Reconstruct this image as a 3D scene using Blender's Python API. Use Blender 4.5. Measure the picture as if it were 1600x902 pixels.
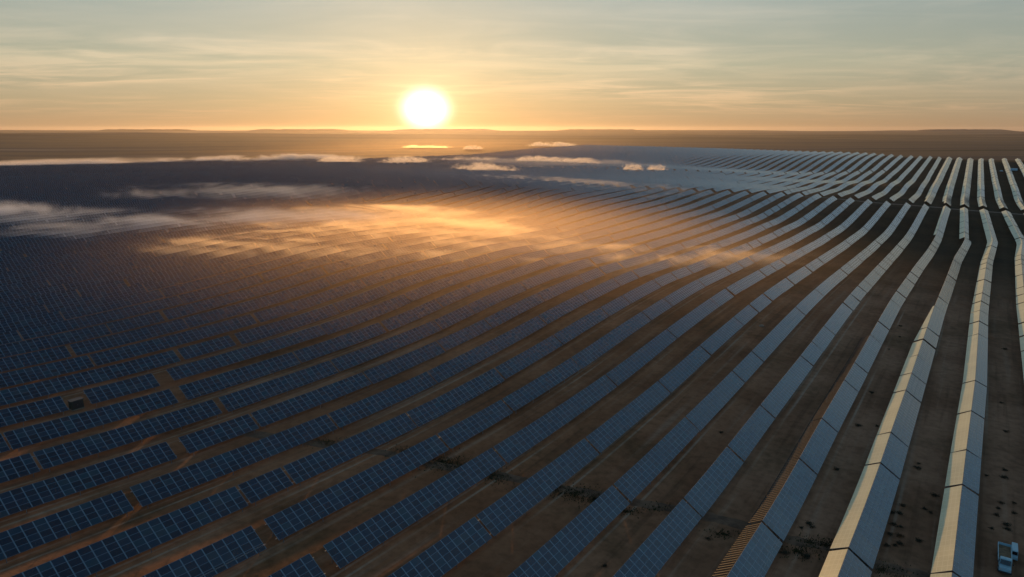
import bpy, bmesh, math, random
import numpy as np
from mathutils import Vector, Matrix

for _o in list(bpy.data.objects):
    bpy.data.objects.remove(_o)
scene = bpy.context.scene
R = math.radians

# ------------------------------------------------------------------ camera
CAM_Z = 64.0
cam_d = bpy.data.cameras.new('camera')
cam = bpy.data.objects.new('camera', cam_d)
scene.collection.objects.link(cam)
cam.location = (0, 0, CAM_Z)
cam.rotation_euler = (R(90 - 13.1), 0, 0)
cam_d.sensor_width = 36.0
cam_d.lens = 24.0
cam_d.clip_start = 0.5
cam_d.clip_end = 120000.0
scene.camera = cam

# ------------------------------------------------------------------ light
SUN_AZ = R(-6.98)          # measured from +Y towards +X
SUN_EL = R(5.0)
GLOW_EL = R(1.6)
SUN_STRENGTH = 3.6
SKY_STRENGTH = 0.1
EXPOSURE = 0.0

scene.view_settings.view_transform = 'Standard'
scene.view_settings.look = 'None'
scene.view_settings.gamma = 1.0
scene.view_settings.use_curve_mapping = False
scene.view_settings.exposure = EXPOSURE

def sph(az, el):
    return Vector((math.sin(az) * math.cos(el), math.cos(az) * math.cos(el), math.sin(el)))

sd = bpy.data.lights.new('sun', 'SUN')
sun = bpy.data.objects.new('sun', sd)
scene.collection.objects.link(sun)
sd.energy = SUN_STRENGTH
sd.angle = R(0.5)
sd.color = (1.0, 0.53, 0.20)
sun.rotation_euler = sph(SUN_AZ, SUN_EL).to_track_quat('Z', 'Y').to_euler()
sun.location = (0, 0, 300)


class NT:
    """small helper to write node trees"""
    def __init__(self, tree):
        self.t = tree
    def n(self, typ, **kw):
        nd = self.t.nodes.new(typ)
        for k, v in kw.items():
            setattr(nd, k, v)
        return nd
    def link(self, a, b):
        self.t.links.new(a, b)
    def put(self, sock, v):
        if isinstance(v, bpy.types.NodeSocket):
            self.t.links.new(v, sock)
        elif v is not None:
            sock.default_value = v
    def math(self, op, a, b=None, c=None, clamp=False):
        m = self.n('ShaderNodeMath', operation=op, use_clamp=clamp)
        self.put(m.inputs[0], a)
        self.put(m.inputs[1], b)
        if c is not None:
            self.put(m.inputs[2], c)
        return m.outputs[0]
    def vmath(self, op, a, b=None, scale=None):
        m = self.n('ShaderNodeVectorMath', operation=op)
        self.put(m.inputs[0], a)
        if b is not None:
            self.put(m.inputs[1], b)
        if scale is not None:
            self.put(m.inputs['Scale'], scale)
        return m.outputs['Value'] if op in ('DOT_PRODUCT', 'LENGTH') else m.outputs['Vector']
    def mix(self, fac, a, b, blend='MIX'):
        m = self.n('ShaderNodeMix', data_type='RGBA', blend_type=blend)
        self.put(m.inputs[0], fac)
        self.put(m.inputs[6], a)
        self.put(m.inputs[7], b)
        return m.outputs[2]
    def smooth(self, v, a, b, lo=0.0, hi=1.0):
        m = self.n('ShaderNodeMapRange', interpolation_type='SMOOTHSTEP')
        self.put(m.inputs[0], v)
        m.inputs[1].default_value = a
        m.inputs[2].default_value = b
        m.inputs[3].default_value = lo
        m.inputs[4].default_value = hi
        return m.outputs[0]
    def noise(self, vec, scale, detail=3.0, rough=0.55, dist=0.0):
        m = self.n('ShaderNodeTexNoise')
        self.put(m.inputs['Vector'], vec)
        m.inputs['Scale'].default_value = scale
        m.inputs['Detail'].default_value = detail
        m.inputs['Roughness'].default_value = rough
        m.inputs['Distortion'].default_value = dist
        return m.outputs['Fac']
    def mapping(self, vec, scale=(1, 1, 1), rot=(0, 0, 0), loc=(0, 0, 0)):
        m = self.n('ShaderNodeMapping')
        self.put(m.inputs['Vector'], vec)
        m.inputs['Scale'].default_value = scale
        m.inputs['Rotation'].default_value = rot
        m.inputs['Location'].default_value = loc
        return m.outputs['Vector']
    def ramp(self, fac, stops, interp='LINEAR'):
        m = self.n('ShaderNodeValToRGB')
        cr = m.color_ramp
        cr.interpolation = interp
        while len(cr.elements) < len(stops):
            cr.elements.new(0.5)
        for e, (p, c) in zip(cr.elements, stops):
            e.position = p
            e.color = (*c, 1.0)
        self.put(m.inputs[0], fac)
        return m.outputs[0]
    def xyz(self, vec):
        m = self.n('ShaderNodeSeparateXYZ')
        self.put(m.inputs[0], vec)
        return m.outputs


def build_world():
    w = bpy.data.worlds.new('World')
    scene.world = w
    w.use_nodes = True
    t = w.node_tree
    t.nodes.clear()
    k = NT(t)
    d = k.vmath('NORMALIZE', k.n('ShaderNodeTexCoord').outputs['Generated'])
    x, y, z = k.xyz(d)
    zc = k.math('MAXIMUM', z, 0.0)
    sky = k.n('ShaderNodeTexSky', sky_type='NISHITA', sun_disc=False, sun_elevation=SUN_EL,
              sun_rotation=SUN_AZ, altitude=300.0, air_density=1.0, dust_density=2.5, ozone_density=1.0)
    # thin sunlit cirrus veil over the whole sky, coloured by height above the horizon
    el = k.math('POWER', zc, 0.5)
    veil = k.ramp(el, [(0.0, (.53, .285, .145)), (0.10, (.54, .325, .170)), (0.19, (.53, .390, .230)),
                       (0.29, (.49, .450, .315)), (0.40, (.415, .440, .385)), (0.52, (.31, .43, .49)),
                       (0.72, (.17, .26, .35)), (1.0, (.045, .076, .106))])
    anti = k.ramp(el, [(0.0, (.30, .27, .27)), (0.25, (.16, .31, .45)), (0.5, (.15, .37, .60)), (0.75, (.12, .21, .30)), (1.0, (.044, .074, .104))])
    # towards or away from the sun
    sh = Vector((math.sin(SUN_AZ), math.cos(SUN_AZ), 0))
    facing = k.vmath('DOT_PRODUCT', d, tuple(sh))
    col = k.mix(k.smooth(facing, -0.2, 0.92), anti, veil)
    # a little darker away from the sun, low down
    az = k.smooth(facing, 0.72, 1.0, 0.90, 1.03)
    col = k.vmath('SCALE', col, scale=az)
    # cirrus streaks
    den = k.math('ADD', zc, 0.045)
    comb = k.n('ShaderNodeCombineXYZ')
    k.put(comb.inputs[0], k.math('DIVIDE', x, den))
    k.put(comb.inputs[1], k.math('DIVIDE', y, den))
    p = comb.outputs[0]
    n1 = k.noise(k.mapping(p, (0.50, 0.62, 1), (0, 0, R(-24)), (3.1, 1.3, 0)), 1.0, 6.0, 0.58, 1.2)
    n2 = k.noise(k.mapping(p, (0.5, 1.7, 1), (0, 0, R(-33)), (7.7, 4.2, 0)), 0.8, 7.0, 0.58, 1.4)
    n3 = k.noise(k.mapping(p, (0.22, 0.30, 1), (0, 0, R(-8)), (1.7, 9.2, 0)), 1.0, 3.0, 0.5, 0.3)
    c1 = k.smooth(n1, 0.36, 0.70)
    c2 = k.smooth(n2, 0.45, 0.75)
    c3 = k.smooth(n3, 0.35, 0.65)
    cl = k.math('ADD', k.math('MULTIPLY', c1, k.math('ADD', k.math('MULTIPLY', c3, 0.8), 0.2)),
                k.math('MULTIPLY', c2, k.math('ADD', k.math('MULTIPLY', c3, 0.55), 0.12)), clamp=True)
    low = k.smooth(z, 0.0, 0.05)
    cl = k.math('MULTIPLY', cl, low)
    cloudcol = k.vmath('MULTIPLY', col, (1.34, 1.24, 1.22))
    clearcol = k.vmath('MULTIPLY', col, (0.82, 0.90, 0.95))
    col = k.mix(k.math('MULTIPLY', cl, 0.85), clearcol, cloudcol)
    # the sun behind the veil: a burnt-out disc in a soft aureole
    sv = sph(SUN_AZ, GLOW_EL)
    # the aureole is a little wider than high
    dd = k.vmath('SUBTRACT', d, tuple(sv))
    right = Vector((math.cos(SUN_AZ), -math.sin(SUN_AZ), 0))
    dx = k.vmath('DOT_PRODUCT', dd, tuple(right))
    dz = k.xyz(dd)[2]
    ang = k.math('SQRT', k.math('ADD', k.math('POWER', k.math('MULTIPLY', dx, 0.92), 2.0), k.math('POWER', k.math('MULTIPLY', dz, 1.12), 2.0)))
    front = k.smooth(facing, 0.0, 0.3)
    core = k.math('POWER', k.smooth(ang, 0.0, 0.049, 1.0, 0.0), 1.7)
    def gauss(s):
        q = k.math('DIVIDE', ang, s)
        return k.math('MULTIPLY', k.math('EXPONENT', k.math('MULTIPLY', q, -1.0)), front)
    g1 = k.vmath('SCALE', (1.0, .70, .36), scale=k.math('MULTIPLY', gauss(0.026), 0.9))
    g2 = k.vmath('SCALE', (.80, .42, .14), scale=k.math('MULTIPLY', gauss(0.085), 0.16))
    g3 = k.vmath('SCALE', (.60, .40, .18), scale=k.math('MULTIPLY', gauss(0.28), 0.03))
    cc = k.vmath('SCALE', (1.0, .97, .90), scale=k.math('MULTIPLY', core, 2.6))
    col = k.vmath('ADD', k.vmath('ADD', col, g1), k.vmath('ADD', k.vmath('ADD', g2, g3), cc))
    nish = k.vmath('SCALE', sky.outputs[0], scale=0.06)
    tot = k.vmath('ADD', nish, k.vmath('SCALE', col, scale=0.99 / SKY_STRENGTH))
    bg = k.n('ShaderNodeBackground')
    k.link(tot, bg.inputs[0])
    bg.inputs[1].default_value = SKY_STRENGTH
    out = k.n('ShaderNodeOutputWorld')
    k.link(bg.outputs[0], out.inputs[0])
build_world()

scene.render.engine = 'CYCLES'
scene.cycles.use_denoising = True
scene.cycles.max_bounces = 6
scene.cycles.volume_bounces = 1
scene.cycles.volume_step_rate = 0.8
scene.cycles.volume_max_steps = 128
scene.cycles.sample_clamp_indirect = 6.0

# ------------------------------------------------------------------ materials
def new_mat(name):
    m = bpy.data.materials.new(name)
    m.use_nodes = True
    m.node_tree.nodes.clear()
    k = NT(m.node_tree)
    out = k.n('ShaderNodeOutputMaterial')
    return m, k, out

def principled(k, out, **kw):
    b = k.n('ShaderNodeBsdfPrincipled')
    for key, v in kw.items():
        k.put(b.inputs[key], v)
    k.link(b.outputs[0], out.inputs['Surface'])
    return b

def simple_mat(name, col, rough=0.6, metal=0.0, var=0.0, vscale=3.0):
    m, k, out = new_mat(name)
    c = (*col, 1.0)
    if var:
        tc = k.n('ShaderNodeTexCoord').outputs['Object']
        n = k.noise(tc, vscale, 4.0)
        c = k.mix(k.smooth(n, 0.3, 0.7), tuple(q * (1 - var) for q in col) + (1,), tuple(min(1, q * (1 + var)) for q in col) + (1,))
    principled(k, out, **{'Base Color': c, 'Roughness': rough, 'Metallic': metal})
    return m

def panel_mat():
    m, k, out = new_mat('solar_glass')
    uv = k.n('ShaderNodeUVMap')
    uv.uv_map = 'UVMap'
    ux, uy, _ = k.xyz(uv.outputs[0])
    fx = k.math('FRACT', ux)
    fy = k.math('FRACT', uy)
    def edge(f, w):
        a = k.math('ABSOLUTE', k.math('SUBTRACT', f, 0.5))
        return k.smooth(a, 0.5 - w * 1.25, 0.5 - w * 0.75)
    ex = edge(fx, 0.050)
    ey = edge(fy, 0.040)
    line = k.math('MAXIMUM', k.math('MULTIPLY', ex, 1.0), k.math('MULTIPLY', ey, 0.65))
    cell = k.n('ShaderNodeCombineXYZ')
    k.put(cell.inputs[0], k.math('FLOOR', ux))
    k.put(cell.inputs[1], k.math('FLOOR', uy))
    oi = k.n('ShaderNodeObjectInfo')
    k.put(cell.inputs[2], k.math('MULTIPLY', oi.outputs['Random'], 97.0))
    wn = k.n('ShaderNodeTexWhiteNoise', noise_dimensions='3D')
    k.put(wn.inputs['Vector'], cell.outputs[0])
    r1 = wn.outputs['Value']
    tint = k.ramp(r1, [(0.0, (.005, .010, .026)), (0.45, (.008, .018, .044)), (0.8, (.010, .030, .060)), (0.93, (.012, .048, .074)), (1.0, (.030, .044, .060))])
    # dust washed down to the lower edge, uneven from table to table
    tc = k.n('ShaderNodeTexCoord').outputs['Object']
    dust = k.smooth(k.noise(tc, 0.35, 4.0, 0.6), 0.42, 0.80, 0.0, 0.22)
    tint = k.mix(dust, tint, (.09, .075, .06, 1))
    col = k.mix(line, tint, (.155, .215, .265, 1))
    rough = k.math('ADD', k.math('MULTIPLY', line, 0.20), 0.16)
    b = principled(k, out, **{'Base Color': col, 'Roughness': rough, 'IOR': 1.75})
    # film of dust, seen at grazing angles
    b.inputs['Sheen Weight'].default_value = 0.07
    b.inputs['Sheen Roughness'].default_value = 0.35
    b.inputs['Sheen Tint'].default_value = (1.0, .90, .74, 1)
    return m

def sunlit_panel_mat():
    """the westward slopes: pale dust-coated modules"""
    m, k, out = new_mat('sunlit_solar_glass')
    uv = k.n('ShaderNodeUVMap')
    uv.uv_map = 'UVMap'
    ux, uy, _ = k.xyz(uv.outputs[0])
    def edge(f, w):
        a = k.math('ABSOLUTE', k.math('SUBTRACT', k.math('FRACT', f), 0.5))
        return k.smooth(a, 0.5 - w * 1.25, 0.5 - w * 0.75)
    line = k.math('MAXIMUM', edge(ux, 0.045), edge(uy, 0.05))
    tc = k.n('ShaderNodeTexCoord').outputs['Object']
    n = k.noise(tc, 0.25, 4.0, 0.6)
    c = k.mix(k.smooth(n, 0.3, 0.7), (.48, .47, .27, 1), (.58, .57, .34, 1))  # sunlit yellow painted into the modules
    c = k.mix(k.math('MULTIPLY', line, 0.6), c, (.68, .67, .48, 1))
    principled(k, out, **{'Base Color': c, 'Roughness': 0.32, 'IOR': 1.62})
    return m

def ground_mat():
    m, k, out = new_mat('soil')
    uv = k.n('ShaderNodeUVMap')
    uv.uv_map = 'UVMap'
    P = uv.outputs[0]                       # metres across the rows, metres along the rows
    u, v, _ = k.xyz(P)
    geo = k.n('ShaderNodeNewGeometry').outputs['Position']
    wx, wy, wz = k.xyz(geo)
    n_big = k.noise(P, 0.006, 4.0, 0.55)
    n_mid = k.noise(P, 0.045, 5.0, 0.6, 0.3)
    n_fine = k.noise(P, 0.55, 5.0, 0.65)
    n_streak = k.noise(k.mapping(P, (0.42, 0.012, 1)), 1.0, 5.0, 0.6)
    red = k.mix(k.smooth(n_mid, 0.3, 0.7), (.26, .108, .050, 1), (.42, .190, .096, 1))
    grey = k.mix(k.smooth(n_mid, 0.32, 0.68), (.25, .125, .070, 1), (.42, .225, .135, 1))
    rightside = k.smooth(k.math('ADD', u, k.math('MULTIPLY', n_big, 40.0)), -50.0, 5.0)
    col = k.mix(rightside, red, grey)
    # rutted wheel tracks along the rows
    col = k.mix(k.smooth(n_streak, 0.52, 0.72, 0.0, 0.6), col, (.44, .28, .19, 1))
    col = k.mix(k.smooth(n_streak, 0.47, 0.32, 0.0, 0.45), col, (.11, .058, .034, 1))
    fu = k.math('ABSOLUTE', k.math('SUBTRACT', k.math('FRACT', k.math('DIVIDE', k.math('ADD', u, 1000.0), 12.342)), 0.53))
    tr = k.math('ABSOLUTE', k.math('SUBTRACT', fu, 0.065))
    trk = k.math('MULTIPLY', k.smooth(tr, 0.028, 0.008), k.smooth(k.noise(k.mapping(P, (0.05, 0.015, 1)), 1.0, 2.0), 0.42, 0.62))
    col = k.mix(k.math('MULTIPLY', trk, 0.7), col, (.46, .34, .25, 1))
    # scrub between the rows
    gn = k.noise(P, 0.030, 6.0, 0.62, 0.4)
    gmask = k.math('MULTIPLY', k.smooth(gn, 0.50, 0.66), k.math('ADD', k.math('MULTIPLY', n_fine, 0.8), 0.3))
    col = k.mix(k.math('MULTIPLY', gmask, 0.5), col, (.050, .048, .020, 1))
    farright = k.math('MULTIPLY', k.smooth(u, -190.0, -40.0), k.smooth(v, 230.0, 420.0))
    gg = k.mix(k.smooth(n_mid, 0.3, 0.7), (.010, .020, .012, 1), (.026, .031, .017, 1))
    col = k.mix(k.math('MULTIPLY', farright, 0.92), col, gg)
    # open desert beyond the plant: broad bands of pale and dark steppe
    dist = k.vmath('LENGTH', geo)
    b1 = k.noise(k.mapping(geo, (0.00010, 0.0009, 0), (0, 0, R(-4))), 1.0, 6.0, 0.62, 0.5)
    b2 = k.noise(k.mapping(geo, (0.0009, 0.0075, 0), (0, 0, R(7))), 1.0, 4.0, 0.6)
    des = k.ramp(k.math('ADD', k.math('MULTIPLY', b1, 0.72), k.math('MULTIPLY', b2, 0.28)),
                 [(0.36, (.028, .024, .014)), (0.45, (.085, .060, .032)), (0.51, (.18, .12, .075)), (0.56, (.08, .062, .058)), (0.63, (.32, .235, .19))])
    inside = k.n('ShaderNodeAttribute')
    inside.attribute_name = 'plant'
    col = k.mix(inside.outputs['Fac'], des, col)
    col = k.mix(k.smooth(n_fine, 0.38, 0.68, 0.0, 0.7), col, k.vmath('SCALE', col, scale=0.6))
    b = principled(k, out, **{'Base Color': col, 'Roughness': 0.95})
    b.inputs['Specular IOR Level'].default_value = 0.1
    bp = k.n('ShaderNodeBump')
    bp.inputs['Strength'].default_value = 0.5
    bp.inputs['Distance'].default_value = 0.25
    k.put(bp.inputs['Height'], k.math('ADD', n_fine, k.math('MULTIPLY', n_streak, 0.6)))
    k.link(bp.outputs[0], b.inputs['Normal'])
    return m

M = {
    'panel': panel_mat(),
    'sunlit_panel': sunlit_panel_mat(),
    'soil': ground_mat(),
    'steel': simple_mat('galvanised_steel', (.30, .31, .32), 0.45, 0.6, 0.15),
    'back': simple_mat('panel_back', (.10, .11, .12), 0.6),
    'rack': simple_mat('bare_rack_steel', (.014, .016, .018), 0.7, 0.0, 0.2),
    'white_paint': simple_mat('pale_blue_white_paint', (.34, .54, .62), 0.35, 0.0, 0.04),
    'glass': simple_mat('dark_window_glass', (.01, .012, .016), 0.06),
    'rubber': simple_mat('tyre_rubber', (.015, .015, .015), 0.8),
    'dark_metal': simple_mat('dark_chassis', (.03, .03, .032), 0.6),
    'bed': simple_mat('brown_load_bed', (.20, .125, .065), 0.75, 0.0, 0.35, 2.0),
    'leaf': simple_mat('dry_shrub_leaf', (.030, .032, .016), 0.9, 0.0, 0.4, 4.0),
    'twig': simple_mat('dry_twig', (.06, .045, .03), 0.9),
    'grass': simple_mat('ditch_grass', (.045, .048, .016), 0.95, 0.0, 0.35, 0.8),
    'ditch': simple_mat('damp_ditch_soil', (.15, .085, .050), 0.95, 0.0, 0.4, 0.6),
    'road': simple_mat('dirt_road', (.17, .13, .10), 0.95, 0.0, 0.3, 0.4),
    'cabinet': simple_mat('dark_green_cabinet', (.03, .045, .035), 0.5, 0.0, 0.15),
    'lamp_glass': simple_mat('lamp_glass', (.5, .5, .48), 0.1),
    'rock': simple_mat('pale_rock', (.30, .24, .18), 0.9, 0.0, 0.2, 1.5),
}

# ------------------------------------------------------------------ the lie of the land
TH = R(34.5)
CT, ST = math.cos(TH), math.sin(TH)
PITCH = 12.342                      # metres from row to row
U_FIRST = 0.2 * PITCH
def to_xy(u, v):
    return u * CT + v * ST, -u * ST + v * CT
def to_uv(x, y):
    return x * CT - y * ST, x * ST + y * CT

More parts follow.
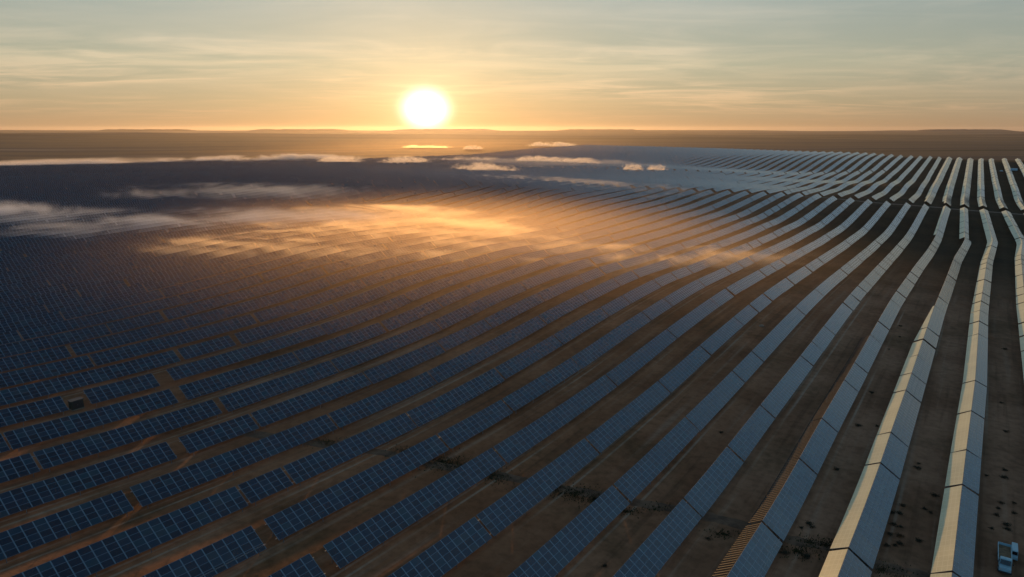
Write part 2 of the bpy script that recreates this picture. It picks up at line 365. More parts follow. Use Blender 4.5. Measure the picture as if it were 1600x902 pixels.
HT = "98,100,102,103,105,107,109,112,114,117,120,122,125,127,130,133,135,137,139,140,141,143,143,144,143,142,140,138,138,138,140,143,147,152,158,165,173,180,188,196,204,211,219,226,233,241,248,255,263,271,278,285,292,299,305,311,317,322,327,331,335,340,343,347,351,355;98,100,102,104,105,107,110,112,115,117,120,123,126,129,132,134,137,140,141,143,144,146,147,147,146,145,143,141,140,140,142,145,149,154,160,167,174,182,190,197,205,212,220,227,234,241,249,256,263,271,278,286,293,299,306,311,317,322,327,331,335,339,343,347,351,354;99,100,102,104,106,108,110,112,115,118,121,124,127,130,133,136,139,142,144,146,147,149,150,150,149,148,146,144,143,143,144,147,151,156,162,169,176,184,191,199,206,213,221,228,235,242,249,256,264,271,279,286,293,299,306,312,317,322,327,331,335,339,343,347,351,354;99,100,102,104,106,108,110,113,115,118,122,125,128,131,134,138,141,144,147,148,150,152,153,153,152,151,149,147,146,145,147,149,153,158,164,171,178,185,193,200,207,214,222,228,235,242,250,257,264,272,279,286,293,300,306,312,317,322,327,331,335,339,343,347,351,354;99,101,102,104,106,108,110,113,116,119,122,125,129,132,136,140,143,147,149,151,153,155,156,156,156,154,152,150,148,148,149,152,155,160,166,173,180,187,194,201,209,216,223,229,236,243,250,257,265,272,279,286,293,300,306,312,317,322,327,331,335,339,343,347,350,354;99,101,102,104,106,108,110,113,116,119,123,126,129,133,137,142,146,149,152,154,156,158,160,160,159,157,155,153,151,150,151,154,157,162,168,174,181,188,196,203,210,217,223,230,237,244,251,258,265,272,280,287,293,300,306,312,317,322,327,331,335,339,343,347,350,354;99,101,103,104,106,108,111,113,116,119,123,126,130,134,139,143,148,152,155,157,160,162,163,163,163,161,158,155,153,153,154,156,160,164,170,176,183,190,197,204,211,218,224,231,238,244,251,258,265,272,280,287,294,300,306,312,317,322,327,331,335,339,343,346,350,354;99,101,103,104,106,108,111,113,116,119,123,127,131,135,140,145,150,154,158,161,163,165,167,167,166,164,161,158,156,155,156,158,162,166,172,178,185,192,199,205,212,219,225,232,238,245,251,258,265,273,280,287,294,300,306,312,317,322,327,331,335,339,343,346,350,353;99,101,103,104,106,108,111,113,116,119,123,127,131,136,141,147,152,157,161,164,167,169,171,171,170,168,165,162,159,158,159,161,164,168,174,180,187,193,200,207,213,220,226,232,239,245,252,259,266,273,280,287,294,300,306,312,317,322,327,331,335,339,343,346,350,353;100,101,103,105,106,108,110,113,116,119,123,127,131,137,142,148,154,159,164,167,170,173,175,175,174,171,168,165,162,161,161,163,166,171,176,182,188,195,202,208,215,221,227,233,239,245,252,259,266,273,280,287,294,301,307,312,317,322,327,331,335,339,342,346,349,353;100,101,103,105,106,108,110,113,116,119,123,127,132,137,143,150,156,162,167,171,174,177,178,179,178,175,172,168,165,163,164,165,168,173,178,184,190,196,203,209,216,222,228,234,240,246,252,259,266,273,280,287,294,301,307,312,317,322,327,331,335,338,342,346,349,353;100,101,103,105,106,108,110,113,115,119,122,127,132,137,144,151,158,164,170,174,178,181,183,183,182,179,176,172,168,166,166,168,171,175,180,186,192,198,204,211,217,223,229,234,240,246,252,259,266,273,280,287,294,301,307,312,317,322,326,331,335,338,342,345,349,353;100,101,103,105,106,108,110,112,115,118,122,126,132,138,145,152,160,167,172,177,181,184,187,187,186,184,180,175,171,169,169,170,173,177,182,187,193,200,206,212,218,224,229,235,240,246,252,259,266,273,280,287,294,301,307,312,317,322,326,330,334,338,342,345,349,352;100,102,103,105,106,108,110,112,115,118,121,126,132,138,145,153,161,169,175,180,185,188,191,191,191,188,184,179,175,173,172,173,175,179,184,189,195,201,207,213,219,225,230,235,241,246,252,259,266,273,280,287,294,301,307,312,317,322,326,330,334,338,341,345,348,352;100,102,103,105,106,108,110,112,114,117,121,126,131,138,146,154,163,171,177,183,188,192,195,196,195,192,188,184,179,176,175,175,177,181,185,191,197,202,208,214,220,225,230,235,241,246,252,259,266,273,280,287,294,301,307,312,317,322,326,330,334,338,341,345,348,352;100,102,103,105,106,108,109,111,114,117,120,125,131,138,146,154,164,173,179,186,191,196,199,200,199,197,193,188,183,180,178,178,180,183,187,193,198,204,210,215,221,226,231,236,241,246,252,258,265,272,280,287,294,301,307,312,317,322,326,330,334,337,341,344,348,351;100,102,103,105,106,108,109,111,114,116,120,125,131,137,146,155,164,174,181,188,194,199,203,204,204,202,198,192,187,184,181,181,182,185,189,194,199,205,211,216,221,226,231,236,241,246,251,258,265,272,280,287,294,301,307,312,317,321,326,330,333,337,341,344,347,351;101,102,103,105,106,108,109,111,113,116,120,124,130,137,145,155,165,174,183,190,197,203,207,209,209,206,202,197,192,187,184,183,184,186,191,195,201,206,212,217,222,227,231,236,240,245,251,257,264,272,279,287,294,300,306,312,317,321,325,329,333,337,340,344,347,350;101,102,104,105,106,108,109,111,113,116,119,124,130,136,145,154,165,175,184,192,199,206,210,213,213,211,207,201,196,191,187,185,186,188,192,197,202,207,212,218,223,227,231,236,240,245,250,256,264,271,279,286,294,300,306,312,316,321,325,329,333,336,340,343,347,350;101,102,104,105,106,108,109,111,113,115,119,124,129,136,144,154,164,175,184,193,202,209,214,217,218,216,211,206,200,194,190,187,187,190,193,198,203,208,213,218,223,227,231,235,239,244,249,256,263,270,278,286,293,300,306,311,316,321,325,329,332,336,339,343,346,350;101,103,104,105,106,108,109,110,112,115,119,123,129,135,144,154,164,175,185,195,204,212,218,221,222,220,216,210,204,198,193,189,189,191,194,199,203,208,214,219,223,227,231,235,238,243,248,254,262,269,277,285,293,300,306,311,316,320,325,328,332,336,339,342,346,349;101,103,104,105,107,108,109,110,112,115,119,123,128,134,143,153,164,175,185,196,205,214,221,225,226,225,220,214,207,201,195,191,191,192,195,199,204,209,214,219,223,227,231,234,237,241,247,253,261,269,277,285,292,299,305,311,316,320,324,328,332,335,339,342,345,349;102,103,104,106,107,108,109,110,112,115,118,123,128,134,142,152,163,174,185,196,207,217,224,229,230,229,225,218,211,204,197,193,192,193,196,200,204,209,214,219,223,227,230,233,236,240,245,252,259,267,276,284,292,299,305,310,315,320,324,328,331,335,338,342,345,348;102,103,105,106,107,108,109,110,112,115,118,123,128,133,142,152,162,174,185,196,208,219,227,232,234,233,229,222,215,207,200,194,193,194,196,200,205,209,214,219,223,226,229,232,235,238,243,250,258,266,275,283,291,298,305,310,315,319,324,327,331,334,338,341,344,348;102,104,105,106,107,108,109,110,112,115,119,123,128,133,141,151,162,173,184,196,209,221,230,235,238,237,233,226,218,209,202,196,194,195,197,200,205,209,214,219,223,226,228,230,233,236,241,248,256,265,274,282,291,298,304,310,315,319,323,327,331,334,337,341,344,347;102,104,105,107,108,108,109,110,112,115,119,123,128,134,141,151,161,172,184,196,209,222,232,238,241,240,236,229,221,212,204,197,195,195,197,201,205,209,214,218,222,225,227,229,230,234,239,246,254,263,273,282,290,297,304,309,314,319,323,327,330,334,337,340,344,347;103,104,106,107,108,109,109,111,112,115,119,124,129,135,142,151,161,171,183,195,210,223,234,240,244,244,239,232,224,214,205,199,196,196,197,201,204,209,213,218,221,223,225,227,228,231,236,244,252,262,271,281,289,297,303,309,314,318,323,326,330,333,337,340,343,346;103,104,106,107,108,109,110,111,113,116,120,125,130,136,143,151,160,170,181,194,209,224,235,242,246,246,242,235,226,216,207,200,197,196,197,200,204,208,213,217,220,222,223,224,225,228,233,241,250,260,270,280,289,296,303,309,314,318,322,326,330,333,336,340,343,346;103,105,106,107,108,109,110,111,113,116,121,126,132,138,144,151,159,169,179,192,208,224,236,243,248,248,245,237,228,218,208,201,197,196,197,200,203,207,212,216,218,220,220,221,221,224,230,238,248,259,269,279,288,296,303,309,314,318,322,326,329,333,336,339,342,345;103,105,106,108,109,109,110,111,113,116,121,127,133,139,145,151,159,167,177,190,207,223,236,243,249,250,246,239,229,219,210,201,198,196,197,199,203,206,210,214,217,218,217,217,217,220,227,236,246,257,268,278,287,296,303,308,313,318,322,325,329,332,336,339,342,345;103,105,106,108,109,110,110,111,113,116,122,128,135,141,146,152,158,165,173,186,204,221,235,242,248,251,247,240,230,220,210,202,198,196,196,198,201,205,209,213,215,215,214,212,212,216,223,233,244,255,267,277,287,295,302,308,313,318,322,325,329,332,335,338,342,345;103,105,107,108,109,110,110,110,112,116,122,129,137,143,148,152,156,162,169,181,200,218,232,239,247,250,247,240,231,221,211,203,198,196,196,197,200,204,207,211,213,212,210,208,208,211,219,229,241,254,266,277,287,295,303,308,313,318,321,325,329,332,335,338,341,344;104,105,107,108,110,110,110,110,112,116,123,130,138,144,149,152,154,158,163,174,194,213,228,235,244,249,246,239,231,221,212,203,198,195,195,196,198,202,205,209,211,210,206,203,202,207,215,226,239,252,265,277,287,296,303,309,313,318,321,325,328,332,335,338,341,344;104,105,107,109,110,110,109,109,111,116,123,131,140,146,149,151,152,153,157,165,186,205,221,228,239,246,244,237,229,221,212,203,198,194,193,194,196,199,203,207,209,207,202,198,197,202,211,223,237,251,265,277,287,296,303,309,314,318,322,325,328,332,335,338,341,344;104,105,107,109,110,110,109,109,110,115,122,132,141,147,150,150,149,148,148,154,175,194,211,218,233,242,241,235,227,219,211,203,197,193,191,192,194,197,201,204,207,204,198,192,191,197,207,221,235,250,264,277,288,297,304,310,314,318,322,325,328,331,335,338,340,343;103,105,107,109,110,110,108,107,109,114,122,132,142,149,150,149,146,142,139,140,159,177,197,205,225,237,236,230,224,217,210,202,196,191,189,189,191,194,197,202,205,201,193,187,185,192,203,218,234,250,264,277,288,298,305,310,315,319,322,325,328,331,334,337,340,343;103,105,107,109,110,110,108,106,107,112,120,131,143,149,150,148,143,136,130,126,138,153,176,190,216,231,229,225,219,214,207,200,194,189,186,186,187,190,194,198,202,198,189,181,179,187,200,216,233,250,265,278,290,299,306,311,316,319,322,325,328,331,334,337,340,343;103,105,107,109,110,109,106,104,105,110,118,130,143,150,150,147,140,131,123,116,119,132,157,178,208,222,221,217,213,210,204,198,191,186,182,182,183,186,189,194,199,194,184,175,173,182,197,215,233,250,266,280,291,300,307,312,316,320,323,326,329,331,334,337,340,343;103,105,106,109,110,109,105,102,102,106,115,128,142,150,149,146,137,127,118,110,110,126,150,173,200,211,210,208,206,204,201,195,188,182,178,178,179,181,183,188,194,189,178,169,168,178,195,214,233,252,268,282,293,302,309,314,318,321,323,326,329,332,334,337,340,342;103,104,106,109,110,108,103,99,98,102,112,125,141,150,148,145,135,124,115,108,109,126,149,170,189,197,197,197,198,198,196,191,185,178,174,173,174,175,177,181,188,183,173,163,162,175,193,214,235,254,270,284,296,305,311,316,319,322,324,327,329,332,334,337,340,342;103,105,106,109,110,107,101,95,94,98,107,120,138,148,145,143,132,122,114,108,111,128,147,165,175,179,181,184,188,191,191,187,180,174,169,168,169,170,169,172,179,177,167,158,158,173,194,216,237,256,273,288,299,307,313,318,320,323,325,327,329,332,334,337,340,342;103,105,106,108,109,107,99,91,88,92,100,114,134,145,141,141,129,120,113,109,114,129,139,153,157,160,164,171,178,184,186,182,176,169,164,163,165,164,161,162,169,170,163,154,155,173,196,219,240,260,277,291,302,310,316,320,322,324,326,328,330,332,335,337,340,342;103,104,106,108,108,106,97,86,83,85,92,105,128,138,135,138,126,117,111,109,112,123,126,137,138,141,148,157,167,176,180,176,171,164,158,158,160,159,154,152,160,164,160,154,155,176,200,223,245,265,282,295,306,314,319,322,324,325,327,329,330,333,335,337,340,342;103,104,105,107,107,104,94,82,77,77,83,95,118,126,126,134,120,112,108,107,106,112,113,121,122,123,132,144,156,168,173,170,165,159,152,153,157,155,148,143,153,161,161,158,160,182,206,230,251,270,287,300,310,317,322,324,326,327,328,329,331,333,335,337,340,342;102,103,104,105,105,102,92,78,71,70,71,83,109,117,122,129,114,107,104,103,99,101,101,107,108,108,120,132,145,158,165,163,159,153,147,149,155,154,145,138,150,161,165,166,171,192,215,238,258,277,292,305,314,321,325,327,328,329,329,330,332,333,335,338,340,342;101,101,102,103,102,97,80,66,63,60,65,71,95,108,115,120,106,101,98,96,91,90,89,94,95,95,108,119,133,147,156,156,153,148,141,145,155,155,145,136,151,165,173,178,186,205,227,247,266,283,298,310,319,325,328,329,330,330,331,331,332,334,336,338,340,342;99,100,100,100,97,91,75,62,53,49,59,69,85,99,108,112,100,96,92,88,83,80,77,83,82,81,95,105,120,134,145,147,146,143,135,143,156,158,149,142,159,174,184,193,202,220,239,258,275,290,304,315,323,328,331,332,332,332,332,332,333,334,336,338,340,343;97,97,97,96,93,85,70,57,49,45,50,61,77,89,98,101,94,90,85,80,74,71,66,69,68,66,78,91,106,122,135,139,139,137,129,140,159,163,157,154,172,186,198,209,220,236,252,268,283,297,310,320,327,332,334,335,334,334,333,333,334,335,337,339,341,343;95,95,94,92,88,80,63,54,47,42,43,47,65,74,83,88,85,82,75,71,65,61,55,56,53,52,62,76,93,109,124,131,132,131,125,139,161,169,167,169,187,200,213,225,236,250,264,278,291,304,315,324,331,335,337,337,337,336,335,334,335,336,337,339,341,343;93,92,91,89,84,75,59,52,44,40,45,47,51,59,66,72,72,70,64,60,54,50,44,44,40,39,49,64,81,99,114,123,125,125,123,139,162,173,176,182,200,213,227,240,251,264,276,288,299,309,319,328,334,338,340,340,339,337,336,335,335,336,338,340,342,344;90,89,88,85,79,70,57,51,47,32,40,47,45,48,53,56,59,57,51,48,43,39,34,32,28,28,38,54,72,90,106,115,118,119,120,138,162,177,184,194,211,226,240,253,264,275,286,296,305,314,323,332,338,341,342,342,341,339,337,336,336,337,338,340,342,344;87,86,85,81,76,66,55,49,45,30,37,43,40,41,43,44,46,45,40,37,32,29,25,22,18,19,29,46,64,82,98,108,111,113,117,136,161,179,191,203,221,237,251,265,276,286,295,304,311,318,327,335,341,344,345,344,343,341,339,337,337,338,339,341,343,345;85,83,81,78,72,63,53,47,42,29,33,38,35,35,34,34,35,34,30,27,22,20,17,13,9,11,22,39,57,75,92,101,105,108,113,134,161,181,196,211,230,246,262,275,286,296,304,311,316,322,330,338,343,347,347,347,345,342,340,338,338,338,340,341,343,345;82,80,78,74,68,60,50,44,39,27,29,33,31,30,27,25,25,23,19,16,13,11,9,4,1,3,15,32,50,69,85,95,100,103,109,132,160,183,201,218,238,255,271,285,296,305,312,318,322,326,334,341,346,349,350,349,347,344,342,340,339,339,340,342,344,346;79,77,75,71,65,57,48,42,35,25,26,28,26,24,20,17,16,13,9,7,4,2,0,-4,-7,-4,8,25,44,62,79,89,94,98,107,131,160,185,205,225,245,264,280,294,305,313,320,324,327,331,338,345,349,352,352,351,349,346,343,341,340,340,341,342,344,346;76,74,72,68,62,54,45,39,32,23,22,23,20,18,12,8,6,3,0,-3,-6,-7,-9,-12,-15,-11,1,19,37,56,73,83,89,94,105,130,160,187,210,231,252,272,289,303,313,321,327,331,333,336,342,348,353,355,355,353,351,348,345,342,341,341,342,343,345,347"
HZ = np.array([[int(q) for q in r.split(',')] for r in HT.split(';')]) / 10.0
HU0, HV0, HD = -1122.0, -88.0, 22.0

def _w(t):
    return ((1 - t) ** 3 / 6, (3 * t ** 3 - 6 * t ** 2 + 4) / 6, (-3 * t ** 3 + 3 * t ** 2 + 3 * t + 1) / 6, t ** 3 / 6)

def top_height(u, v):
    """height of the upper edge of the tables, cubic B-spline through the coarse survey"""
    u = np.asarray(u, float)
    v = np.asarray(v, float)
    nu, nv = HZ.shape
    a = np.clip((u - HU0) / HD, 0, nu - 1.001)
    b = np.clip((v - HV0) / HD, 0, nv - 1.001)
    i = np.floor(a).astype(int)
    j = np.floor(b).astype(int)
    wa = _w(a - i)
    wb = _w(b - j)
    z = 0.0
    for p in range(4):
        for q in range(4):
            z = z + wa[p] * wb[q] * HZ[np.clip(i + p - 1, 0, nu - 1), np.clip(j + q - 1, 0, nv - 1)]
    return z

VEND = [(-1400, 120), (-1250, 250), (-1170, 420), (-1104, 640), (-958, 738), (-800, 745), (-712, 900), (-700, 1150), (-690, 1280),
        (-560, 1260), (-400, 1230), (-232, 1150), (-182, 1130), (-146, 1105), (-96, 1041), (-47, 1015), (0, 990), (60, 985), (200, 970)]
def v_end(u):
    return np.interp(u, [a for a, _ in VEND], [b for _, b in VEND])

RNG = np.random.RandomState(5)
WAVES = [(RNG.uniform(0, 2 * math.pi), l * RNG.uniform(.8, 1.2), RNG.uniform(0, 6.28), a)
         for l, a in ((9000, 9), (6000, 7), (4200, 6), (2700, 4.0), (1700, 2.6), (1100, 1.6), (700, .9), (430, .5)) for _ in range(3)]
def relief(x, y):
    z = 0.0
    for d, l, p, a in WAVES:
        z = z + a * np.sin(2 * math.pi * (x * math.cos(d) + y * math.sin(d)) / l + p)
    return z

def sstep(t):
    t = np.clip(t, 0, 1)
    return t * t * (3 - 2 * t)

def ground_height(u, v):
    u = np.asarray(u, float)
    v = np.asarray(v, float)
    core = top_height(u, v) - 3.2
    x, y = to_xy(u, v)
    out = np.maximum.reduce([HU0 + 30 - u, u - 120, v - 1310, -60 - v, np.zeros_like(u)])
    f = sstep(out / 1500.0)
    g = sstep(out / 400.0)
    far = 33.0 + relief(x, y) * sstep(out / 2500.0) * 0.55
    dist = np.sqrt(x * x + y * y)
    far = far + 7.0 * sstep((dist - 6000) / 9000)
    return core * (1 - f) + far * f + relief(x, y) * 0.06 * g * (1 - f)

def grow(a, limit, f=1.22, step=8.0):
    out = []
    while abs(a) < limit:
        a = a + step
        step *= f
        out.append(a)
    return out

def mesh_obj(name, verts, faces, mats, parent=None, mat_idx=None, uvs=None, smooth=False, loc=None):
    me = bpy.data.meshes.new(name)
    me.from_pydata([tuple(p) for p in verts], [], faces)
    for m in mats:
        me.materials.append(m)
    if mat_idx is not None:
        me.polygons.foreach_set('material_index', mat_idx)
    if uvs is not None:
        l = me.uv_layers.new(name='UVMap')
        l.data.foreach_set('uv', np.asarray(uvs, np.float32).ravel())
    if smooth:
        me.polygons.foreach_set('use_smooth', [True] * len(me.polygons))
    me.update()
    o = bpy.data.objects.new(name, me)
    scene.collection.objects.link(o)
    if parent:
        o.parent = parent
    if loc is not None:
        o.location = loc
    return o

def tag(o, label=None, cat=None, group=None, kind=None):
    for k_, v_ in (('label', label), ('category', cat), ('group', group), ('kind', kind)):
        if v_:
            o[k_] = v_
    return o

def empty(name, loc, rz=0.0):
    o = bpy.data.objects.new(name, None)
    scene.collection.objects.link(o)
    o.location = loc
    o.rotation_euler = (0, 0, rz)
    o.empty_display_size = 0.5
    return o

def build_ground():
    us = sorted([-a for a in grow(1206.0, 12000)]) + list(np.arange(-1206, 139, 6.0)) + grow(138.0, 12000)
    vs = sorted([-a for a in grow(100.0, 12000)]) + list(np.arange(-100, 1397, 6.0)) + grow(1394.0, 12000)
    us = np.array(us)
    vs = np.array(vs)
    U, V = np.meshgrid(us, vs, indexing='ij')
    Z = ground_height(U, V)
    X, Y = to_xy(U, V)
    nu, nv = U.shape
    verts = np.stack([X, Y, Z], -1).reshape(-1, 3)
    idx = np.arange(nu * nv).reshape(nu, nv)
    a, b, c, d = idx[:-1, :-1].ravel(), idx[1:, :-1].ravel(), idx[1:, 1:].ravel(), idx[:-1, 1:].ravel()
    faces = np.stack([a, b, c, d], 1)
    uvv = np.stack([U, V], -1).reshape(-1, 2)
    o = mesh_obj('ground', verts.tolist(), faces.tolist(), [M['soil']], uvs=uvv[faces.ravel()], smooth=True)
    at = o.data.attributes.new('plant', 'FLOAT', 'POINT')
    m = sstep((v_end(U) + 14 - V) / 14.0) * sstep((90 - U) / 30.0)
    at.data.foreach_set('value', m.ravel().astype(np.float32))
    tag(o, kind='structure')
    return o
build_ground()

def gz(x, y):
    u, v = to_uv(x, y)
    return float(ground_height(u, v))

# flat-topped hills that break the horizon
def build_hills():
    rng = random.Random(3)

    for px, w, h, dist in ((700, 190, 1.2, 9500), (480, 170, 1.1, 9800), (250, 160, .8, 10000), (930, 150, .7, 9800), (1480, 150, .8, 10000)):
        x = (px - 800) / 1067 * dist
        y = dist * 0.985
        width = w / 1067 * dist
        top = CAM_Z + h / 1067 * dist * 0.95
        n = 28
        base = gz(x, y) - 4
        top = max(top, base + 3)
        prof = [min(1.0, 1.9 * math.sin(math.pi * i / n)) * (0.86 + 0.14 * rng.random()) for i in range(n + 1)]
        prof[0] = prof[-1] = 0.0
        verts, faces = [], []
        for r in range(5):
            fr = (0.0, 0.55, 1.0, 0.9, 0.0)[r]
            dy = (-0.9, -0.35, -0.1, 0.35, 0.9)[r] * width * 0.5
            for i in range(n + 1):
                verts.append((x + (i / n - 0.5) * width, y + dy, base + (top - base) * prof[i] * fr))
        for r in range(4):
            for i in range(n):
                p = r * (n + 1) + i
                faces.append((p, p + 1, p + n + 2, p + n + 1))
        o = mesh_obj('hill', verts, faces, [M['soil']], smooth=True)
        tag(o, kind='structure')
build_hills()

# ------------------------------------------------------------------ the solar tables
SLOPE_W, SLOPE_D = 3.44, 2.41       # plan width and drop of the standard face
COL = 1.60                          # one module along the row
OFFS = {0: [(100, 1.5), (300, 2.5), (430, 4.9), (480, 6.9), (512, 4.5), (546, 1.7), (591, -1.4), (658, -4.1), (734, -7.0), (789, -8.6), (852, -10.5), (951, -12.6)],
        1: [(104, .7), (149, 1.1), (196, 1.7), (275, 1.5), (400, 3.0), (476, 5.3), (508, 3.4), (542, 1.2), (585, -1.3), (660, -3.9), (738, -5.8), (792, -6.9), (856, -8.3), (953, -10.1)],
        2: [(103, .1), (134, .5), (190, .7), (269, .9), (323, 1.4), (398, 1.9), (469, 4.2), (505, 2.8), (540, 1.4), (587, -.5), (650, -2.4), (740, -4.1), (800, -5.2), (871, -6.6), (976, -8.6)],
        3: [(269, 0), (353, .7), (411, 1.7), (467, 2.0), (503, 1.6), (538, 1.2), (581, .8), (650, -2), (699, -3), (976, -7.6)],
        4: [(561, -.3), (609, -.4), (678, -1.9), (733, -2.3), (809, -3.3), (895, -4.3), (1015, -6.1)],
        5: [(450, .5), (566, .6), (675, .1), (731, -.5), (811, -2), (899, -3.2), (1015, -5.2)], 6: [(731, 0), (1015, -3)], 7: [(731, 0), (1015, -1.5)]}
for _n in (-1, -2, -3, -4):
    OFFS[_n] = OFFS[0]
def row_u(n, v):
    u = U_FIRST - (n - 1) * PITCH
    u = u + np.zeros_like(np.asarray(v, float))
    if n in OFFS:
        u = u + np.interp(v, [a for a, _ in OFFS[n]], [b for _, b in OFFS[n]])
    return u

GAPS = {1: [(104.7, 0.6), (133.8, 0.6), (149.2, 0.6), (172.1, 0.6), (194.9, 0.6), (241.6, 0.6), (274.4, 0.6)], 2: [(102.1, 0.6), (134.2, 0.6), (149.2, 0.6), (177.1, 0.6), (191.0, 0.6), (207.5, 0.6), (238.1, 0.6), (269.8, 0.6), (324.3, 0.6), (355.4, 0.6)], 3: [(101.9, 0.6), (127.6, 0.6), (148.3, 0.6), (175.4, 0.6), (190.5, 0.6), (218.5, 0.6), (267.8, 0.6), (299.9, 0.6), (353.8, 0.6)], 4: [(101.2, 0.6), (124.7, 0.6), (147.9, 0.6), (187.0, 0.6), (200.7, 0.6), (218.0, 0.6), (265.4, 0.6), (296.8, 0.6), (323.0, 0.6), (366.6, 0.6)], 5: [(98.3, 0.6), (132.7, 0.6), (165.2, 0.6), (182.2, 0.6), (232.4, 0.6), (262.9, 0.6), (297.7, 0.6), (356.0, 0.6)], 6: [(111.8, 0.6), (148.7, 0.6), (177.6, 0.6), (207.9, 0.6), (257.9, 0.6), (316.9, 0.6), (374.9, 0.6)], 7: [(55.1, 2.4), (97.5, 0.6), (145.0, 0.6), (184.2, 0.6), (222.0, 0.6), (249.3, 0.6), (339.1, 0.6)], 8: [(54.3, 2.2), (95.5, 0.6), (117.9, 0.6), (149.4, 0.6), (194.1, 0.6), (211.7, 0.6), (244.0, 0.6), (355.8, 0.6)], 9: [(68.0, 0.6), (132.2, 0.6), (160.8, 0.6), (189.7, 0.6), (205.7, 0.6), (231.9, 0.6), (288.5, 0.6), (334.9, 0.6), (461.2, 0.6)], 10: [(47.3, 1.3), (88.9, 0.6), (172.1, 0.6), (199.8, 0.6), (223.6, 0.6), (276.4, 0.6), (357.3, 0.6), (390.8, 0.6), (460.8, 0.6)], 11: [(62.1, 2.4), (78.8, 0.6), (110.7, 0.6), (138.6, 0.6), (160.8, 0.6), (191.0, 0.6), (219.1, 0.6), (290.7, 0.6), (344.4, 0.6), (370.5, 0.6), (425.1, 0.6)], 12: [(78.9, 1.5), (151.8, 0.6), (168.3, 0.6), (198.7, 0.6), (218.5, 0.6), (275.0, 0.6), (338.9, 0.6), (367.0, 0.6), (422.0, 0.6), (465.2, 0.6)], 13: [(76.6, 2.2), (166.8, 0.6), (234.1, 0.6), (282.1, 0.6), (336.2, 0.6), (369.7, 0.6), (464.1, 0.6)], 14: [(60.7, 4.6), (79.9, 3.5), (128.5, 0.6), (165.0, 0.6), (212.1, 0.6), (255.0, 0.6), (368.6, 0.6), (462.3, 0.6)], 15: [(107.6, 1.8), (144.6, 0.6), (167.7, 0.6), (212.1, 0.6), (361.7, 0.6), (449.3, 0.6), (478.2, 0.6)], 16: [(168.3, 0.6), (212.8, 0.6)], 17: [(162.6, 0.6), (199.3, 0.6), (405.1, 0.6)], 18: [(397.0, 0.6), (444.3, 0.6)]}
# the access road that crosses the rows, and the far one
def road_mid(n):
    return 590.0 if n <= 3 else float(np.interp(n, [3, 6, 10, 17, 24, 60], [592, 588, 590, 545, 520, 470]))
def road_far(n):
    return float(np.interp(n, [9, 15, 20, 27, 45], [870, 868, 808, 776, 690]))

TABLES = []       # (row, v0, v1, kind)
def layout():
    rng = random.Random(11)
    for n in range(-4, 116):
        u = U_FIRST - (n - 1) * PITCH
        ve = float(v_end(u)) - rng.uniform(0, 5)
        vs = 12.0
        if n > 18:
            vs = 10.0
        cuts = [(a, g) for a, g in GAPS.get(n, [])]
        rm = road_mid(n)
        cuts.append((rm, 17.0 if n < 10 else 7.0))
        if n >= 9:
            cuts.append((road_far(n), 5.5))
        if n <= 5:
            for a in (476.0, 505.0, 530.0, 545.0):
                cuts.append((a + rng.uniform(-3, 3), .6))
        if n >= 20:
            a = float(np.interp(n, [20, 40, 100], [330, 300, 150])) + rng.uniform(-6, 6)
            cuts.append((a, rng.choice([1.2, 1.4, 2.4])))
        cuts.sort()
        ivs = []
        s = vs
        for a, g in cuts:
            if a - g / 2 > s and a < ve:
                ivs.append((s, a - g / 2))
            if a < ve:
                s = max(s, a + g / 2)
        if s < ve - 4:
            ivs.append((s, ve))
        lo_known = min([a for a, _ in GAPS.get(n, [(0, 0)])])
        for a, b in ivs:
            # split long runs into tables of ten, twenty or thirty modules
            while b - a > (55.0 if a < 200 else 20.0 if n < 8 else 36.0):
                ln = rng.choice([15.6, 31.2, 31.2, 31.2, 46.8] if a < 200 else [15.6, 15.6, 31.2])
                gap = (rng.choice([.5, .5, .5, .5, .5, 1.4]) if a < 200 else rng.choice([1.0, 1.3, 1.6])) if n < 13 else rng.choice([.4, .4, .5, .5, .6, 1.2])
                if a + ln + gap > b - 8:
                    break
                TABLES.append((n, a, a + ln))
                a += ln + gap
            if b - a > 3:
                TABLES.append((n, a, b))
layout()

def project(x, y, z):
    p = R(13.1)
    zz = z - CAM_Z
    d = y * math.cos(p) - zz * math.sin(p)
    up = y * math.sin(p) + zz * math.cos(p)
    d = np.maximum(d, 0.1)
    return 800 + 1067 * x / d, 451 - 1067 * up / d, d

def faces_of(n, vm):
    """which slopes a table has: list of (name, plan width towards +u, drop)"""
    right = (SLOPE_W, SLOPE_D)
    out = []
    if n <= 1:
        right = (2.55, 1.15)
    out.append(('panel_bank', right[0], right[1]))
    left = False
    if n <= 1:
        left = True
    elif n == 2:
        left = vm < 272 or vm > 473
    elif n == 3:
        left = vm > 473
    elif n == 4:
        left = vm > 600
    if left:
        out.append(('panel_bank', -2.45, 1.30) if not (n in (3, 4) and vm < 620) else ('panel_bank', -1.3, .69))
        if n == 2 and 473 < vm < 590:
            out[0] = ('panel_bank', 2.3, 1.3)
    elif n == 3 and vm < 205:
        out.append(('open_rack', -2.2, 1.35))
    return out

def stations(n, v0, v1):
    k_ = max(1, int(round((v1 - v0) / 6.4)))
    vv = np.linspace(v0, v1, k_ + 1)
    uu = row_u(n, vv)
    zz = top_height(uu, vv)
    return uu, vv, zz

